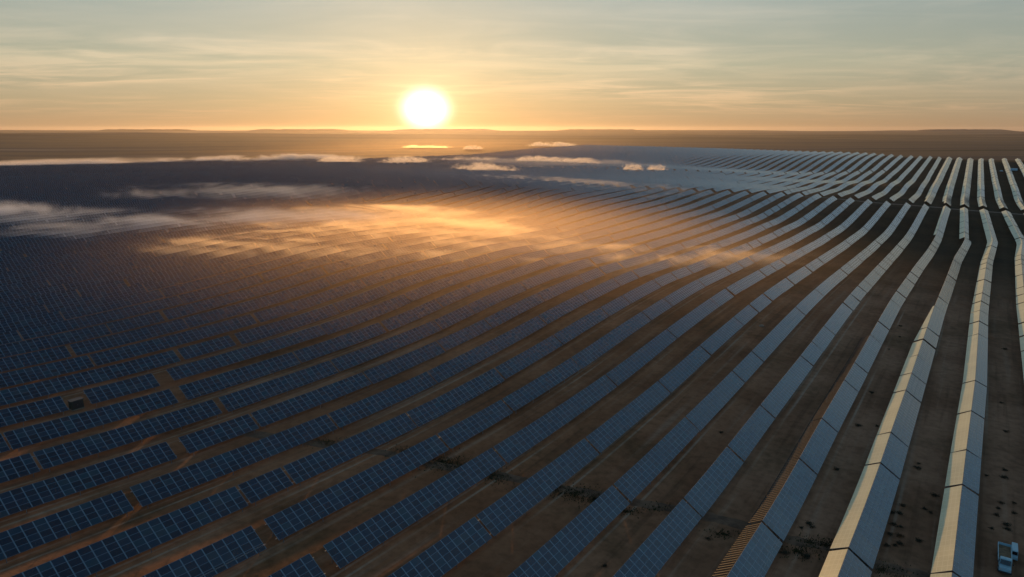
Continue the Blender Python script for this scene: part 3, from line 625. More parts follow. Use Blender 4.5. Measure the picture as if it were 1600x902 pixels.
def bank_geo(n, v0, v1, w, drop, jit, taper=1.0):
    """verts, faces, material index, loop uvs of one slope of modules"""
    uu, vv, zz = stations(n, v0, v1)
    k_ = len(vv)
    cols = max(1, round((v1 - v0) / COL))
    drop = drop + jit
    ln = math.hypot(w, drop)
    nx, nz = drop / ln * (1 if w > 0 else -1), abs(w) / ln
    t = 0.07
    e = 0.03 if w > 0 else -0.03
    V = []
    w_, drop_, nx_, nz_ = w, drop, nx, nz
    for s in range(k_):
        f_ = float(np.interp(vv[s], [222, 276], [1, .08])) if taper < 1 else 1.0
        w, drop = w_ * f_, drop_ * f_
        for (du, dz) in ((e, 0), (w, -drop), (e - nx * t, -nz * t), (w - nx * t, -drop - nz * t)):
            x, y = to_xy(uu[s] + du, vv[s])
            V.append((x, y, zz[s] + dz))
    w, drop = w_, drop_
    F, MI, UV = [], [], []
    for s in range(k_ - 1):
        a = s * 4
        b = a + 4
        c0, c1 = cols * s / (k_ - 1), cols * (s + 1) / (k_ - 1)
        top = (a, a + 1, b + 1, b)
        uvt = [(c0, 4), (c0, 0), (c1, 0), (c1, 4)]
        bot = (a + 2, b + 2, b + 3, a + 3)
        s1 = (a + 1, a + 3, b + 3, b + 1)
        s2 = (a, b, b + 2, a + 2)
        if w < 0:
            top, uvt = top[::-1], uvt[::-1]
            bot, s1, s2 = bot[::-1], s1[::-1], s2[::-1]
        F += [top, bot, s1, s2]
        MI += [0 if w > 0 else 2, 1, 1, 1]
        UV += uvt + [(0, 0)] * 12
    e0 = (0, 2, 3, 1)
    m = (k_ - 1) * 4
    e1 = (m, m + 1, m + 3, m + 2)
    if w < 0:
        e0, e1 = e0[::-1], e1[::-1]
    F += [e0, e1]
    MI += [1, 1]
    UV += [(0, 0)] * 8
    return V, F, MI, UV

def box_between(p, q, wx, wz, side):
    """a bar of rectangular section from p to q; side = horizontal unit vector across it"""
    p, q, side = Vector(p), Vector(q), Vector(side)
    ax = (q - p).normalized()
    up = side.cross(ax).normalized()
    V = []
    for c in (p, q):
        for a, b in ((-1, -1), (1, -1), (1, 1), (-1, 1)):
            V.append(tuple(c + side * a * wx / 2 + up * b * wz / 2))
    F = [(0, 3, 2, 1), (4, 5, 6, 7), (0, 1, 5, 4), (1, 2, 6, 5), (2, 3, 7, 6), (3, 0, 4, 7)]
    return V, F

def merge(parts):
    V, F = [], []
    for v_, f_ in parts:
        o = len(V)
        V += v_
        F += [tuple(i + o for i in f) for f in f_]
    return V, F

ORD = ['zeroth', 'first', 'second', 'third', 'fourth', 'fifth', 'sixth', 'seventh', 'eighth', 'ninth', 'tenth', 'eleventh', 'twelfth', 'thirteenth',
       'fourteenth', 'fifteenth', 'sixteenth', 'seventeenth', 'eighteenth', 'nineteenth', 'twentieth', 'twenty-first', 'twenty-second', 'twenty-third',
       'twenty-fourth', 'twenty-fifth', 'twenty-sixth', 'twenty-seventh', 'twenty-eighth', 'twenty-ninth', 'thirtieth', 'thirty-first', 'thirty-second',
       'thirty-third', 'thirty-fourth', 'thirty-fifth', 'thirty-sixth', 'thirty-seventh', 'thirty-eighth', 'thirty-ninth', 'fortieth']

UVEC = Vector((CT, -ST, 0))
VVEC = Vector((ST, CT, 0))

def post_mesh(name, length):
    V, F = [], []
    for a in range(8):
        an = a * math.pi / 4
        V.append((0.065 * math.cos(an), 0.065 * math.sin(an), -0.4))
        V.append((0.065 * math.cos(an), 0.065 * math.sin(an), length))
    for a in range(8):
        b = (a + 1) % 8
        F.append((2 * a, 2 * b, 2 * b + 1, 2 * a + 1))
    F.append(tuple(2 * a + 1 for a in range(8)))
    o = mesh_obj(name, V, F, [M['steel']])
    return o

def build_tables():
    rng = random.Random(23)
    info = []
    stuffV, stuffF, stuffM, stuffU = [], [], [], []
    for (n, a, b) in TABLES:
        # picture area of the table, clipped to the frame
        vv = np.linspace(a, b, 9)
        uu = row_u(n, vv)
        zz = top_height(uu, vv)
        area, seen = 0.0, False
        left_w = [f for f in faces_of(n, (a + b) / 2) if f[1] < 0]
        x0, y0 = to_xy(uu + (left_w[0][1] if left_w else 0.0), vv)
        x1, y1 = to_xy(uu + SLOPE_W, vv)
        px0, py0, d0 = project(x0, y0, zz)
        px1, py1, d1 = project(x1, y1, zz - SLOPE_D)
        wide = (px0.max() > -260 or px1.max() > -260) and (px0.min() < 1860 or px1.min() < 1860) and min(py0.min(), py1.min()) < 1080 and d0.max() > 15
        for s in range(8):
            cx_, cy_ = (px0[s] + px1[s + 1]) / 2, (py0[s] + py1[s + 1]) / 2
            if 0 < cx_ < 1600 and 0 < cy_ < 902 and d0[s] > 5:
                seen = True
                q = [(px0[s], py0[s]), (px1[s], py1[s]), (px1[s + 1], py1[s + 1]), (px0[s + 1], py0[s + 1])]
                area += abs(sum(q[i][0] * q[(i + 1) % 4][1] - q[(i + 1) % 4][0] * q[i][1] for i in range(4))) / 2
        if wide:
            info.append(dict(n=n, a=a, b=b, area=area, seen=seen, d=float(d0.mean())))
    big = sorted([t for t in info if t['seen']], key=lambda t: -t['area'])[:300]
    bigset = set(id(t) for t in big)
    # place of each table in its row, counted from the near end in view
    byrow = {}
    for t in info:
        if t['seen']:
            byrow.setdefault(t['n'], []).append(t)
    for n, l in byrow.items():
        l.sort(key=lambda t: t['a'])
        for i, t in enumerate(l):
            t['place'] = i + 1
            t['mid'] = t['a'] > 480 and t['a'] < 600
    front = post_mesh('front_post', 0.86)
    rear = post_mesh('rear_post', 2.72)
    protos = [front, rear]
    used = {'front': False, 'rear': False}
    def place_post(which, parent, loc):
        src = front if which == 'front' else rear
        o = src
        if used[which]:
            o = src.copy()
            scene.collection.objects.link(o)
        used[which] = True
        o.parent = parent
        o.location = loc
        o.rotation_euler = (0, 0, -TH)
    for t in info:
        n, a, b = t['n'], t['a'], t['b']
        sl = faces_of(n, (a + b) / 2)
        jit = rng.gauss(0, 0.085)
        if id(t) not in bigset:
            for nm, w, dr in sl:
                if nm != 'panel_bank':
                    continue
                V, F, MI, UV = bank_geo(n, a, b, w, dr, jit, 0.3 if (n == 2 and w < 0 and 190 < a < 276) else 1.0)
                o = len(stuffV)
                stuffV += V
                stuffF += [tuple(i + o for i in f) for f in F]
                stuffM += MI
                stuffU += UV
            continue
        uu, vv, zz = stations(n, a, b)
        um, vm = float(row_u(n, (a + b) / 2)), (a + b) / 2
        x, y = to_xy(um + 1.5, vm)
        base = Vector((x, y, float(ground_height(um + 1.5, vm))))
        root = empty('solar_table', base)
        gable = len([s for s in sl if s[0] == 'panel_bank']) == 2
        rack = any(s[0] == 'open_rack' for s in sl)
        kind = 'golden-backed ridged solar table' if gable else ('solar table with open slatted back' if rack else 'tilted dark blue solar table')
        pl = ORD[min(t['place'], 40)]
        if 1 <= n <= 9:
            lab = f'{kind}, {pl} from near end, {ORD[n]} row from right along bottom'
        elif n >= 10:
            lab = f'{kind}, {pl} from near end, {ORD[min(n - 9, 40)]} row up left edge'
        elif n == 0:
            lab = f'{kind}, {pl} from near end, row cut by the right edge'
        else:
            lab = f'{kind}, {pl} from near end, far row {ORD[-n]} beyond the truck lane'
        tag(root, lab, 'solar table', 'solar tables in long rows')
        near = t['d'] < 175
        for nm, w, dr in sl:
            if nm == 'panel_bank':
                V, F, MI, UV = bank_geo(n, a, b, w, dr, jit, 0.3 if (n == 2 and w < 0 and 190 < a < 276) else 1.0)
                V = [tuple(Vector(p) - base) for p in V]
                o = mesh_obj('panel_bank', V, F, [M['panel'], M['back'], M['sunlit_panel']], root, MI, UV)
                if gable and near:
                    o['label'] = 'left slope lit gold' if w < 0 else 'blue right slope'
            else:
                parts = []
                c = a + 0.3
                while c < b:
                    uc = float(row_u(n, c))
                    zc = float(top_height(uc, c))
                    p = Vector((*to_xy(uc - 0.05, c), zc - 0.06)) - base
                    q = Vector((*to_xy(uc + w, c), zc - dr)) - base
                    parts.append(box_between(p, q, 0.16, 0.06, VVEC))
                    c += 0.80
                for s in range(len(vv) - 1):
                    for fr in (0.08, 0.97):
                        p = Vector((*to_xy(uu[s] + w * fr, vv[s]), zz[s] - dr * fr - 0.1)) - base
                        q = Vector((*to_xy(uu[s + 1] + w * fr, vv[s + 1]), zz[s + 1] - dr * fr - 0.1)) - base
                        parts.append(box_between(p, q, 0.08, 0.08, UVEC))
                V, F = merge(parts)
                mesh_obj('open_rack', V, F, [M['rack']], root)
        if not near:
            continue
        w, dr = sl[0][1], sl[0][2]
        # two rails under the modules, running on a little past the ends
        for fr in (0.18, 0.84):
            parts = []
            for s in range(len(vv) - 1):
                va = vv[s] - (0.22 if s == 0 else 0)
                vb = vv[s + 1] + (0.22 if s == len(vv) - 2 else 0)
                p = Vector((*to_xy(uu[s] + w * fr, va), zz[s] - dr * fr - 0.16)) - base
                q = Vector((*to_xy(uu[s + 1] + w * fr, vb), zz[s + 1] - dr * fr - 0.16)) - base
                parts.append(box_between(p, q, 0.09, 0.12, UVEC))
            V, F = merge(parts)
            mesh_obj('rail', V, F, [M['steel']], root)
        # posts: short ones under the low edge, tall ones under the high edge
        kk = max(2, int(round((b - a) / 6.6)))
        for i in range(kk):
            c = a + 1.0 + (b - a - 2.0) * i / (kk - 1)
            uc = float(row_u(n, c))
            zc = float(top_height(uc, c))
            for which, fr, ln in (('front', 0.90, 0.86), ('rear', 0.16, 2.72)):
                top = zc - dr * fr - 0.2
                xx, yy = to_xy(uc + w * fr, c)
                place_post(which, root, Vector((xx, yy, top - ln)) - base)
            if rack or gable:
                # outer prop of the second slope
                lw = sl[1][1]
                xx, yy = to_xy(uc + lw * 0.9, c)
                place_post('rear', root, Vector((xx, yy, zc - sl[1][2] * 0.9 - 0.2 - 2.72)) - base)
    o = mesh_obj('distant_solar_tables', stuffV, stuffF, [M['panel'], M['back'], M['sunlit_panel']], None, stuffM, stuffU)
    tag(o, 'far solar tables that merge into one blue field below the horizon', 'solar field', kind='stuff')
    print('tables', len(TABLES), 'in reach', len(info), 'individual', len(big), 'smallest', big[-1]['area'])
build_tables()

# ------------------------------------------------------------------ ditch, grass, shrubs
DITCH = [(-60.0, 132.0), (-42.8, 127.9), (-25.3, 123.9), (-13.4, 119.0), (-1.2, 115.3), (9.2, 111.2), (15.8, 109.1), (22.2, 106.7), (27.4, 105.2), (33.3, 102.8), (37.9, 100.5),
         (44.6, 96.4), (50.0, 94.8), (54.8, 90.4), (60.9, 87.9), (70.0, 84.0)]
def build_ditch():
    rng = random.Random(4)
    pts = []
    for i in range(len(DITCH) - 1):
        a, b = Vector(DITCH[i]), Vector(DITCH[i + 1])
        for s in range(6):
            pts.append(a.lerp(b, s / 6))
    V, F = [], []
    n = len(pts)
    for i, p in enumerate(pts):
        t = (pts[min(i + 1, n - 1)] - pts[max(i - 1, 0)]).normalized()
        nn = Vector((-t.y, t.x))
        w = 0.55 + 0.25 * rng.random()
        for fr, up in ((-2.0, .01), (-1.1, .14), (-0.5, .07), (0.0, .03), (0.5, .06), (1.1, .13), (2.0, .01)):
            q = p + nn * w * fr
            V.append((q.x, q.y, gz(q.x, q.y) + up * (0.7 + 0.6 * rng.random())))
    for i in range(n - 1):
        for j in range(6):
            a = i * 7 + j
            F.append((a, a + 1, a + 8, a + 7))
    o = mesh_obj('drainage_ditch', V, F, [M['ditch']], smooth=True)
    tag(o, kind='structure')
    # scrubby grass along it, too much to count
    V, F = [], []
    for (x, y), r in (((-37.6, 127.8), 4), ((-34.5, 125.5), 3), ((-13.6, 120.5), 6), ((-9.7, 118.7), 5), ((-3.5, 115.1), 5), ((6.9, 110.9), 5), ((11.3, 109.6), 5),
                      ((14.5, 107.8), 4), ((43.9, 93.3), 4), ((49.3, 95.3), 4), ((47.1, 96.1), 3), ((25.2, 105.2), 3), ((55.0, 89.2), 4), ((-20.4, 124.9), 4),
                      ((33.9, 97.7), 3), ((19.5, 103.9), 3)):
        for _ in range(int(r * r * 22)):
            a = rng.random() * 6.283
            d = r * abs(rng.gauss(0, .5))
            px, py = x + d * math.cos(a) * 1.3, y + d * math.sin(a) * .7
            z = gz(px, py)
            h = rng.uniform(.12, .42)
            b = rng.random() * 6.283
            wd = rng.uniform(.05, .16)
            o_ = len(V)
            V += [(px - wd * math.cos(b), py - wd * math.sin(b), z - .03), (px + wd * math.cos(b), py + wd * math.sin(b), z - .03),
                  (px + rng.uniform(-.2, .2), py + rng.uniform(-.2, .2), z + h)]
            F.append((o_, o_ + 1, o_ + 2))
    o = mesh_obj('grass', V, F, [M['grass']])
    tag(o, 'dark grass growing along the drainage ditch between the rows', 'grass', kind='stuff')
build_ditch()

SHRUBS = [(49.2, 101.4), (47.4, 100.1), (49.3, 100.4), (44.8, 92.0), (41.7, 92.8), (78.9, 121.3), (77.7, 119.5), (67.9, 106.9), (66.0, 104.6), (64.9, 104.8), (63.2, 101.2), (64.0, 100.7),
          (61.2, 98.6), (62.4, 98.1), (59.0, 95.5), (60.3, 95.5), (61.3, 96.0), (75.2, 110.0), (71.0, 105.9), (71.4, 104.8), (64.8, 96.8), (89.1, 116.9), (94.0, 119.0), (92.0, 116.2),
          (83.7, 105.9), (85.4, 107.6), (87.7, 107.6), (85.5, 104.6), (81.8, 101.2), (81.2, 99.9), (78.7, 100.2), (82.1, 104.0), (61.9, 119.0), (109.4, 189.1), (88.0, 156.9), (75.3, 137.9),
          (79.3, 137.6), (145.6, 192.4), (106.4, 136.2), (116.5, 152.1), (44.5, 134.5), (13.6, 88.4), (31.0, 96.2), (125.3, 211.8), (119.0, 200.7)]
def shrub_mesh(seed):
    rng = random.Random(seed)
    V, F = [], []
    for _ in range(230):
        a = rng.random() * 6.283
        e = math.asin(rng.random() ** 0.8)
        r = rng.uniform(.35, 1.0) * (0.8 + 0.3 * math.sin(3 * a + seed))
        c = Vector((math.cos(a) * math.cos(e) * r, math.sin(a) * math.cos(e) * r, 0.05 + math.sin(e) * r * .62))
        s = rng.uniform(.06, .13)
        t1 = Vector((rng.gauss(0, 1), rng.gauss(0, 1), rng.gauss(0, 1))).normalized()
        t2 = t1.cross(Vector((rng.gauss(0, 1), rng.gauss(0, 1), rng.gauss(0, 1)))).normalized()
        o = len(V)
        V += [tuple(c - t1 * s), tuple(c + t2 * s * .6), tuple(c + t1 * s), tuple(c - t2 * s * .6)]
        F.append((o, o + 1, o + 2, o + 3))
    return V, F
def twig_mesh(seed):
    rng = random.Random(seed + 50)
    parts = []
    for _ in range(7):
        a = rng.random() * 6.283
        q = Vector((math.cos(a) * .5, math.sin(a) * .5, .45))
        parts.append(box_between((0, 0, -.1), q, .03, .03, (-math.sin(a), math.cos(a), 0)))
    return merge(parts)
def build_shrubs():
    rng = random.Random(8)
    ms = []
    for s in range(4):
        V, F = shrub_mesh(s)
        W, G = twig_mesh(s)
        ms.append((V, F, W, G))
    protos = {}
    for i, (x, y) in enumerate(SHRUBS):
        u, v = to_uv(x, y)
        lane = int(math.floor((U_FIRST - u) / PITCH)) + 1        # just right of this row number
        root = empty('desert_shrub', (x, y, gz(x, y)), rng.random() * 6.28)
        sc = rng.uniform(.55, 1.0) * (1.3 if i in (3, 28) else 1.0)
        root.scale = (sc, sc, sc * rng.uniform(.7, 1.0))
        s = i % 4
        if s not in protos:
            V, F, W, G = ms[s]
            protos[s] = (mesh_obj('foliage', V, F, [M['leaf']], root), mesh_obj('stems', W, G, [M['twig']], root))
        else:
            for p in protos[s]:
                c = p.copy()
                scene.collection.objects.link(c)
                c.parent = root
        if lane <= 0:
            g, lab = 'shrubs right of the last ridged row', 'small dark shrub on bare soil right of the rightmost full ridged row'
            if y > 130:
                lab, g = 'small dark shrub in the right-hand lane, well beyond the parked truck', 'shrubs beyond the truck'
        elif lane == 1:
            g, lab = 'shrubs between the two golden ridged rows', 'small dark shrub on the soil between the two golden ridged rows'
            if y > 130:
                lab, g = 'far small shrub high up between the two golden ridged rows', 'far shrubs between golden rows'
        elif lane == 2:
            g, lab = 'shrubs left of the second golden row', 'small dark shrub between the slatted row and the golden ridged row beside it'
        else:
            g, lab = None, {3: 'lone shrub on bare soil just left of the slatted solar row'}.get(lane, None)
            if lab is None:
                lab = 'lone low shrub near the bottom edge between dark blue rows' if y < 92 else 'lone low shrub on brown soil between blue solar rows'
        tag(root, lab, 'shrub', g)
build_shrubs()

# ------------------------------------------------------------------ vehicles in the truck lane
def bev_box(x0, x1, y0, y1, z0, z1, bev=0.05, taper=None):
    """bevelled box; taper = (dx, dyfront, dyback) pulled in at the top"""
    bm = bmesh.new()
    bmesh.ops.create_cube(bm, size=1.0)
    for v in bm.verts:
        top = v.co.z > 0
        x = x0 if v.co.x < 0 else x1
        y = y0 if v.co.y < 0 else y1
        if top and taper:
            x += taper[0] if v.co.x < 0 else -taper[0]
            y += taper[2] if v.co.y < 0 else -taper[1]
        v.co = Vector((x, y, z1 if top else z0))
    if bev:
        bmesh.ops.bevel(bm, geom=bm.edges[:], offset=bev, segments=2, affect='EDGES', profile=0.5)
    V = [tuple(v.co) for v in bm.verts]
    F = [tuple(q.index for q in f.verts) for f in bm.faces]
    bm.free()
    return V, F

def cyl_x(cx, cy, cz, r, w, n=20):
    V, F = [], []
    for s in (-1, 1):
        for rr, ww in ((r * .97, w / 2), (r, w / 2 - .03)):
            for i in range(n):
                a = 2 * math.pi * i / n
                V.append((cx + s * ww, cy + rr * math.cos(a), cz + rr * math.sin(a)))
    # rings: 0 (-,outer face) 1 (-,tread) 2 (+,outer face) 3 (+,tread)
    def ring(a, b):
        for i in range(n):
            j = (i + 1) % n
            F.append((a * n + i, a * n + j, b * n + j, b * n + i))
    ring(0, 1)
    ring(1, 3)
    ring(3, 2)
    F.append(tuple(range(n)))
    F.append(tuple(2 * n + i for i in range(n))[::-1])
    return V, F

def prop(name, geo, mat, parent, smooth=False):
    return mesh_obj(name, geo[0], geo[1], [mat], parent, smooth=smooth)

def add_wheel(parent, x, y, r, w):
    t = prop('wheel', cyl_x(x, y, r, r, w), M['rubber'], parent)
    s = 1 if x > 0 else -1
    prop('rim', cyl_x(x + s * (w / 2 - .01), y, r, r * .58, .06), M['steel'], t)

def quad_prism(pts, d):
    """thin plate from four points, thickness d along its normal"""
    p = [Vector(q) for q in pts]
    nn = (p[1] - p[0]).cross(p[2] - p[0]).normalized() * d
    V = [tuple(q) for q in p] + [tuple(q + nn) for q in p]
    F = [(3, 2, 1, 0), (4, 5, 6, 7), (0, 1, 5, 4), (1, 2, 6, 5), (2, 3, 7, 6), (3, 0, 4, 7)]
    return V, F

def build_truck():
    x, y = 74.3, 91.0
    u, v = to_uv(x, y)
    root = empty('flatbed_truck', (x, y, gz(x, y)), math.pi - TH)     # nose towards the camera
    tag(root, 'white flatbed truck with a brown load bed parked right of the last row', 'truck')
    W = .84
    prop('chassis', bev_box(-.45, .45, -3.9, 3.0, .45, .72, .02), M['dark_metal'], root)
    cab = prop('cab', bev_box(-W + .04, W - .04, 1.25, 2.35, .62, 2.02, .10, (.10, .34, .04)), M['white_paint'], root, False)
    prop('bonnet', bev_box(-W + .06, W - .06, 2.30, 3.25, .58, 1.22, .10, (.05, .12, 0)), M['white_paint'], root)
    prop('windscreen', quad_prism([(-.66, 2.335, 1.27), (.66, 2.335, 1.27), (.60, 2.095, 1.90), (-.60, 2.095, 1.90)], .02), M['glass'], cab)
    for s in (-1, 1):
        pts = [(s * (W - .075), 1.38, 1.30), (s * (W - .075), 2.12, 1.30), (s * (W - .118), 1.98, 1.86), (s * (W - .118), 1.40, 1.86)]
        if s > 0:
            prop('side_window', quad_prism(pts, .02), M['glass'], cab)
        else:
            prop('side_window', quad_prism(pts[::-1], .02), M['glass'], cab)
        prop('headlight', bev_box(s * .56 - .13, s * .56 + .13, 3.18, 3.27, .82, 1.0, .03), M['lamp_glass'], root)
        prop('mirror', bev_box(s * .93 - .08, s * .93 + .08, 2.08, 2.16, 1.30, 1.56, .03), M['dark_metal'], root)
    prop('bumper', bev_box(-W, W, 3.20, 3.36, .42, .66, .04), M['dark_metal'], root)
    prop('load_bed', bev_box(-W + .03, W - .03, -4.15, 1.12, .80, .92, .02), M['bed'], root)
    for nm, bx in (('side_board', (-W - .03, -W + .05, -4.18, 1.15)), ('side_board', (W - .05, W + .03, -4.18, 1.15)),
                   ('tail_board', (-W + .06, W - .06, -4.20, -4.12)), ('head_board', (-W + .06, W - .06, 1.10, 1.18))):
        prop(nm, bev_box(*bx, .76, 1.30 if nm != 'head_board' else 1.55, .015), M['white_paint'], root)
    for wy in (-2.7, 2.25):
        for s in (-1, 1):
            add_wheel(root, s * .71, wy, .40, .26)

def build_cart():
    x, y = 77.2, 93.0
    root = empty('utility_cart', (x, y, gz(x, y)), math.pi - TH)
    root.scale = (.62, .95, .80)
    tag(root, 'small narrow white utility cart parked beside the flatbed truck', 'utility cart')
    body = prop('body', bev_box(-.72, .72, -1.75, 1.25, .38, 1.88, .10, (.10, .18, .06)), M['white_paint'], root)
    prop('bonnet', bev_box(-.70, .70, 1.18, 1.75, .36, 1.0, .09, (.05, .10, 0)), M['white_paint'], root)
    prop('windscreen', quad_prism([(-.58, 1.20, 1.06), (.58, 1.20, 1.06), (.52, 1.105, 1.70), (-.52, 1.105, 1.70)], .02), M['glass'], body)
    for s in (-1, 1):
        pts = [(s * .672, .25, 1.12), (s * .672, 1.0, 1.12), (s * .632, .95, 1.66), (s * .632, .25, 1.66)]
        prop('side_window', quad_prism(pts if s > 0 else pts[::-1], .02), M['glass'], body)
        prop('headlight', bev_box(s * .5 - .1, s * .5 + .1, 1.70, 1.78, .64, .80, .02), M['lamp_glass'], root)
        for wy in (-1.1, 1.1):
            add_wheel(root, s * .62, wy, .30, .18)

def build_far_vehicles():
    x, y = 497.3, 686.7
    root = empty('box_truck', (x, y, gz(x, y)), -TH + math.pi / 2)
    tag(root, 'distant white box truck between the far right solar rows', 'truck')
    prop('box', bev_box(-1.1, 1.1, -3.6, 1.6, .9, 3.1, .05), M['white_paint'], root)
    cab = prop('cab', bev_box(-1.05, 1.05, 1.7, 3.2, .6, 2.3, .12, (.08, .4, 0)), M['white_paint'], root)
    prop('windscreen', quad_prism([(-.9, 3.08, 1.3), (.9, 3.08, 1.3), (.82, 2.86, 2.1), (-.82, 2.86, 2.1)], .03), M['glass'], cab)
    prop('chassis', bev_box(-.5, .5, -3.5, 3.0, .5, .88, .02), M['dark_metal'], root)
    for wy in (-2.4, 2.4):
        for s in (-1, 1):
            add_wheel(root, s * .9, wy, .45, .3)
    x, y = 488.7, 690.7
    root = empty('parked_car', (x, y, gz(x, y)), -TH + 0.4)
    tag(root, 'distant small white car left of the distant box truck', 'car')
    prop('body', bev_box(-.88, .88, -2.1, 2.1, .35, .95, .12), M['white_paint'], root)
    cab = prop('cabin', bev_box(-.80, .80, -1.4, .9, .90, 1.48, .10, (.14, .55, .35)), M['white_paint'], root)
    prop('windscreen', quad_prism([(-.62, .86, .98), (.62, .86, .98), (.54, .42, 1.40), (-.54, .42, 1.40)], .02), M['glass'], cab)
    for wy in (-1.3, 1.3):
        for s in (-1, 1):
            add_wheel(root, s * .78, wy, .32, .2)
build_truck()
build_cart()
build_far_vehicles()

def build_stone():
    x, y = 78.3, 206.0
    bm = bmesh.new()
    bmesh.ops.create_icosphere(bm, subdivisions=3, radius=1.0)
    rng = random.Random(2)
    for v in bm.verts:
        c = v.co
        f = 1 + .25 * math.sin(3.1 * c.x + 1) * math.cos(2.7 * c.y) + rng.uniform(-.05, .05)
        v.co = Vector((c.x * f * .9, c.y * f * .6, c.z * f * .45))
    V = [tuple(v.co) for v in bm.verts]
    F = [tuple(q.index for q in f.verts) for f in bm.faces]
    bm.free()
    o = mesh_obj('pale_boulder', V, F, [M['rock']], loc=(x, y, gz(x, y) + .15))
    tag(o, 'pale boulder lying on brown soil between two blue solar rows', 'boulder')
build_stone()


# ------------------------------------------------------------------ dirt road between the two blocks
def build_road():
    V, F = [], []
    us = np.arange(-150.0, 70.0, 3.0)
    for u in us:
        n = 1 - (u - U_FIRST) / PITCH
        vm = road_mid(max(n, -4)) + 0.8 * math.sin(u * .11)
        for k_, dv in enumerate((-2.2, -1.1, 0, 1.1, 2.2)):
            x, y = to_xy(u, vm + dv)
            V.append((x, y, float(ground_height(u, vm + dv)) + (.06 if abs(dv) < 2 else .03)))
    for i in range(len(us) - 1):
        for j in range(4):
            a = i * 5 + j
            F.append((a, a + 5, a + 6, a + 1))
    o = mesh_obj('access_road', V, F, [M['road']], smooth=True)
    tag(o, kind='structure')
build_road()

def build_cabinet():
    x, y = to_xy(-156.6, 60.7)
    root = empty('inverter_cabinet', (x, y, gz(x, y)), -TH)
    tag(root, 'small dark inverter cabinet standing in a gap of a blue solar row', 'cabinet')
    prop('housing', bev_box(-.8, .8, -1.2, 1.2, .15, 2.0, .04), M['cabinet'], root)
    prop('roof', bev_box(-.95, .95, -1.35, 1.35, 2.0, 2.12, .03), M['dark_metal'], root)
    prop('plinth', bev_box(-.9, .9, -1.3, 1.3, -.3, .15, .02), M['rock'], root)
    d = prop('door', bev_box(.80, .84, -.9, .9, .3, 1.9, .01), M['dark_metal'], root)
    prop('handle', bev_box(.84, .88, -.05, .0, .95, 1.2, .01), M['steel'], d)
build_cabinet()

# ------------------------------------------------------------------ haze and fog
def build_haze():
    L = 17500.0
    z0 = -30.0
    z1 = 118.0
    V = [(x, y, z) for z in (z0, z1) for x, y in ((-L, -L), (L, -L), (L, L), (-L, L))]
    F = [(0, 3, 2, 1), (4, 5, 6, 7), (0, 1, 5, 4), (1, 2, 6, 5), (2, 3, 7, 6), (3, 0, 4, 7)]
    m, k, out = new_mat('haze_air')
    pv = k.n('ShaderNodeVolumePrincipled')
    pv.inputs['Color'].default_value = (.95, .86, .76, 1)
    pv.inputs['Density'].default_value = HAZE
    pv.inputs['Anisotropy'].default_value = 0.70
    k.link(pv.outputs[0], out.inputs['Volume'])
    o = mesh_obj('haze', V, F, [m])
    tag(o, kind='stuff')
HAZE = 0.000018
build_haze()

def fog_bank(pts, width, thick, density, lo=0.26, hi=0.56, scale=0.03, stretch=4.0, aniso=0.45, seed=0, col=(.97, .93, .90), lift=0.0, rag=0.22, gain=1.7, soft=0.75):
    """low bank of mist lying along a line of ground points; soft everywhere, streaked along its length"""
    P = [Vector((x, y, gz(x, y) + lift)) for x, y in pts]
    c = sum(P, Vector()) / len(P)
    ax = (P[-1] - P[0])
    L = Vector((ax.x, ax.y, 0)).length / 2 + width * 0.35
    rz = math.atan2(ax.y, ax.x)
    slope = math.atan2(ax.z, Vector((ax.x, ax.y, 0)).length)
    bm = bmesh.new()
    bmesh.ops.create_icosphere(bm, subdivisions=4, radius=1.0)
    for v in bm.verts:
        v.co = Vector((v.co.x * L, v.co.y * width / 2, v.co.z * thick))
    me = bpy.data.meshes.new('fog')
    bm.to_mesh(me)
    bm.free()
    o = bpy.data.objects.new('fog', me)
    scene.collection.objects.link(o)
    o.location = c
    o.rotation_euler = (0, -slope, rz)
    m, k, out = new_mat('fog')
    tc = k.n('ShaderNodeTexCoord').outputs['Object']
    q = k.vmath('MULTIPLY', tc, (1 / L, 2 / width, 1 / thick))
    r = k.vmath('LENGTH', q)
    sp = k.mapping(tc, (scale / stretch, scale, scale * 1.5), (0, 0, R(14)), (seed * 7.3, seed * 3.1, seed))
    n1 = k.noise(sp, 1.0, 8.0, 0.66, 1.6)
    n2 = k.noise(sp, 0.33, 2.0, 0.5, 0.4)
    # ragged outline: the noise eats into the edge of the bank
    n = k.math('ADD', k.math('MULTIPLY', n1, 0.6), k.math('MULTIPLY', n2, 0.4))
    n = k.math('MULTIPLY_ADD', k.math('SUBTRACT', n, 0.5), gain, 0.5)
    shape = k.math('SUBTRACT', n, k.math('MULTIPLY', k.math('MULTIPLY', r, r), rag))
    d = k.math('MULTIPLY', k.smooth(shape, lo, hi), k.smooth(r, soft, 1.0, 1.0, 0.0))
    d = k.math('MULTIPLY', d, density)
    pv = k.n('ShaderNodeVolumePrincipled')
    pv.inputs['Color'].default_value = (*col, 1)
    pv.inputs['Anisotropy'].default_value = aniso
    k.put(pv.inputs['Density'], d)
    k.link(pv.outputs[0], out.inputs['Volume'])
    me.materials.append(m)
    tag(o, kind='stuff')
    return o

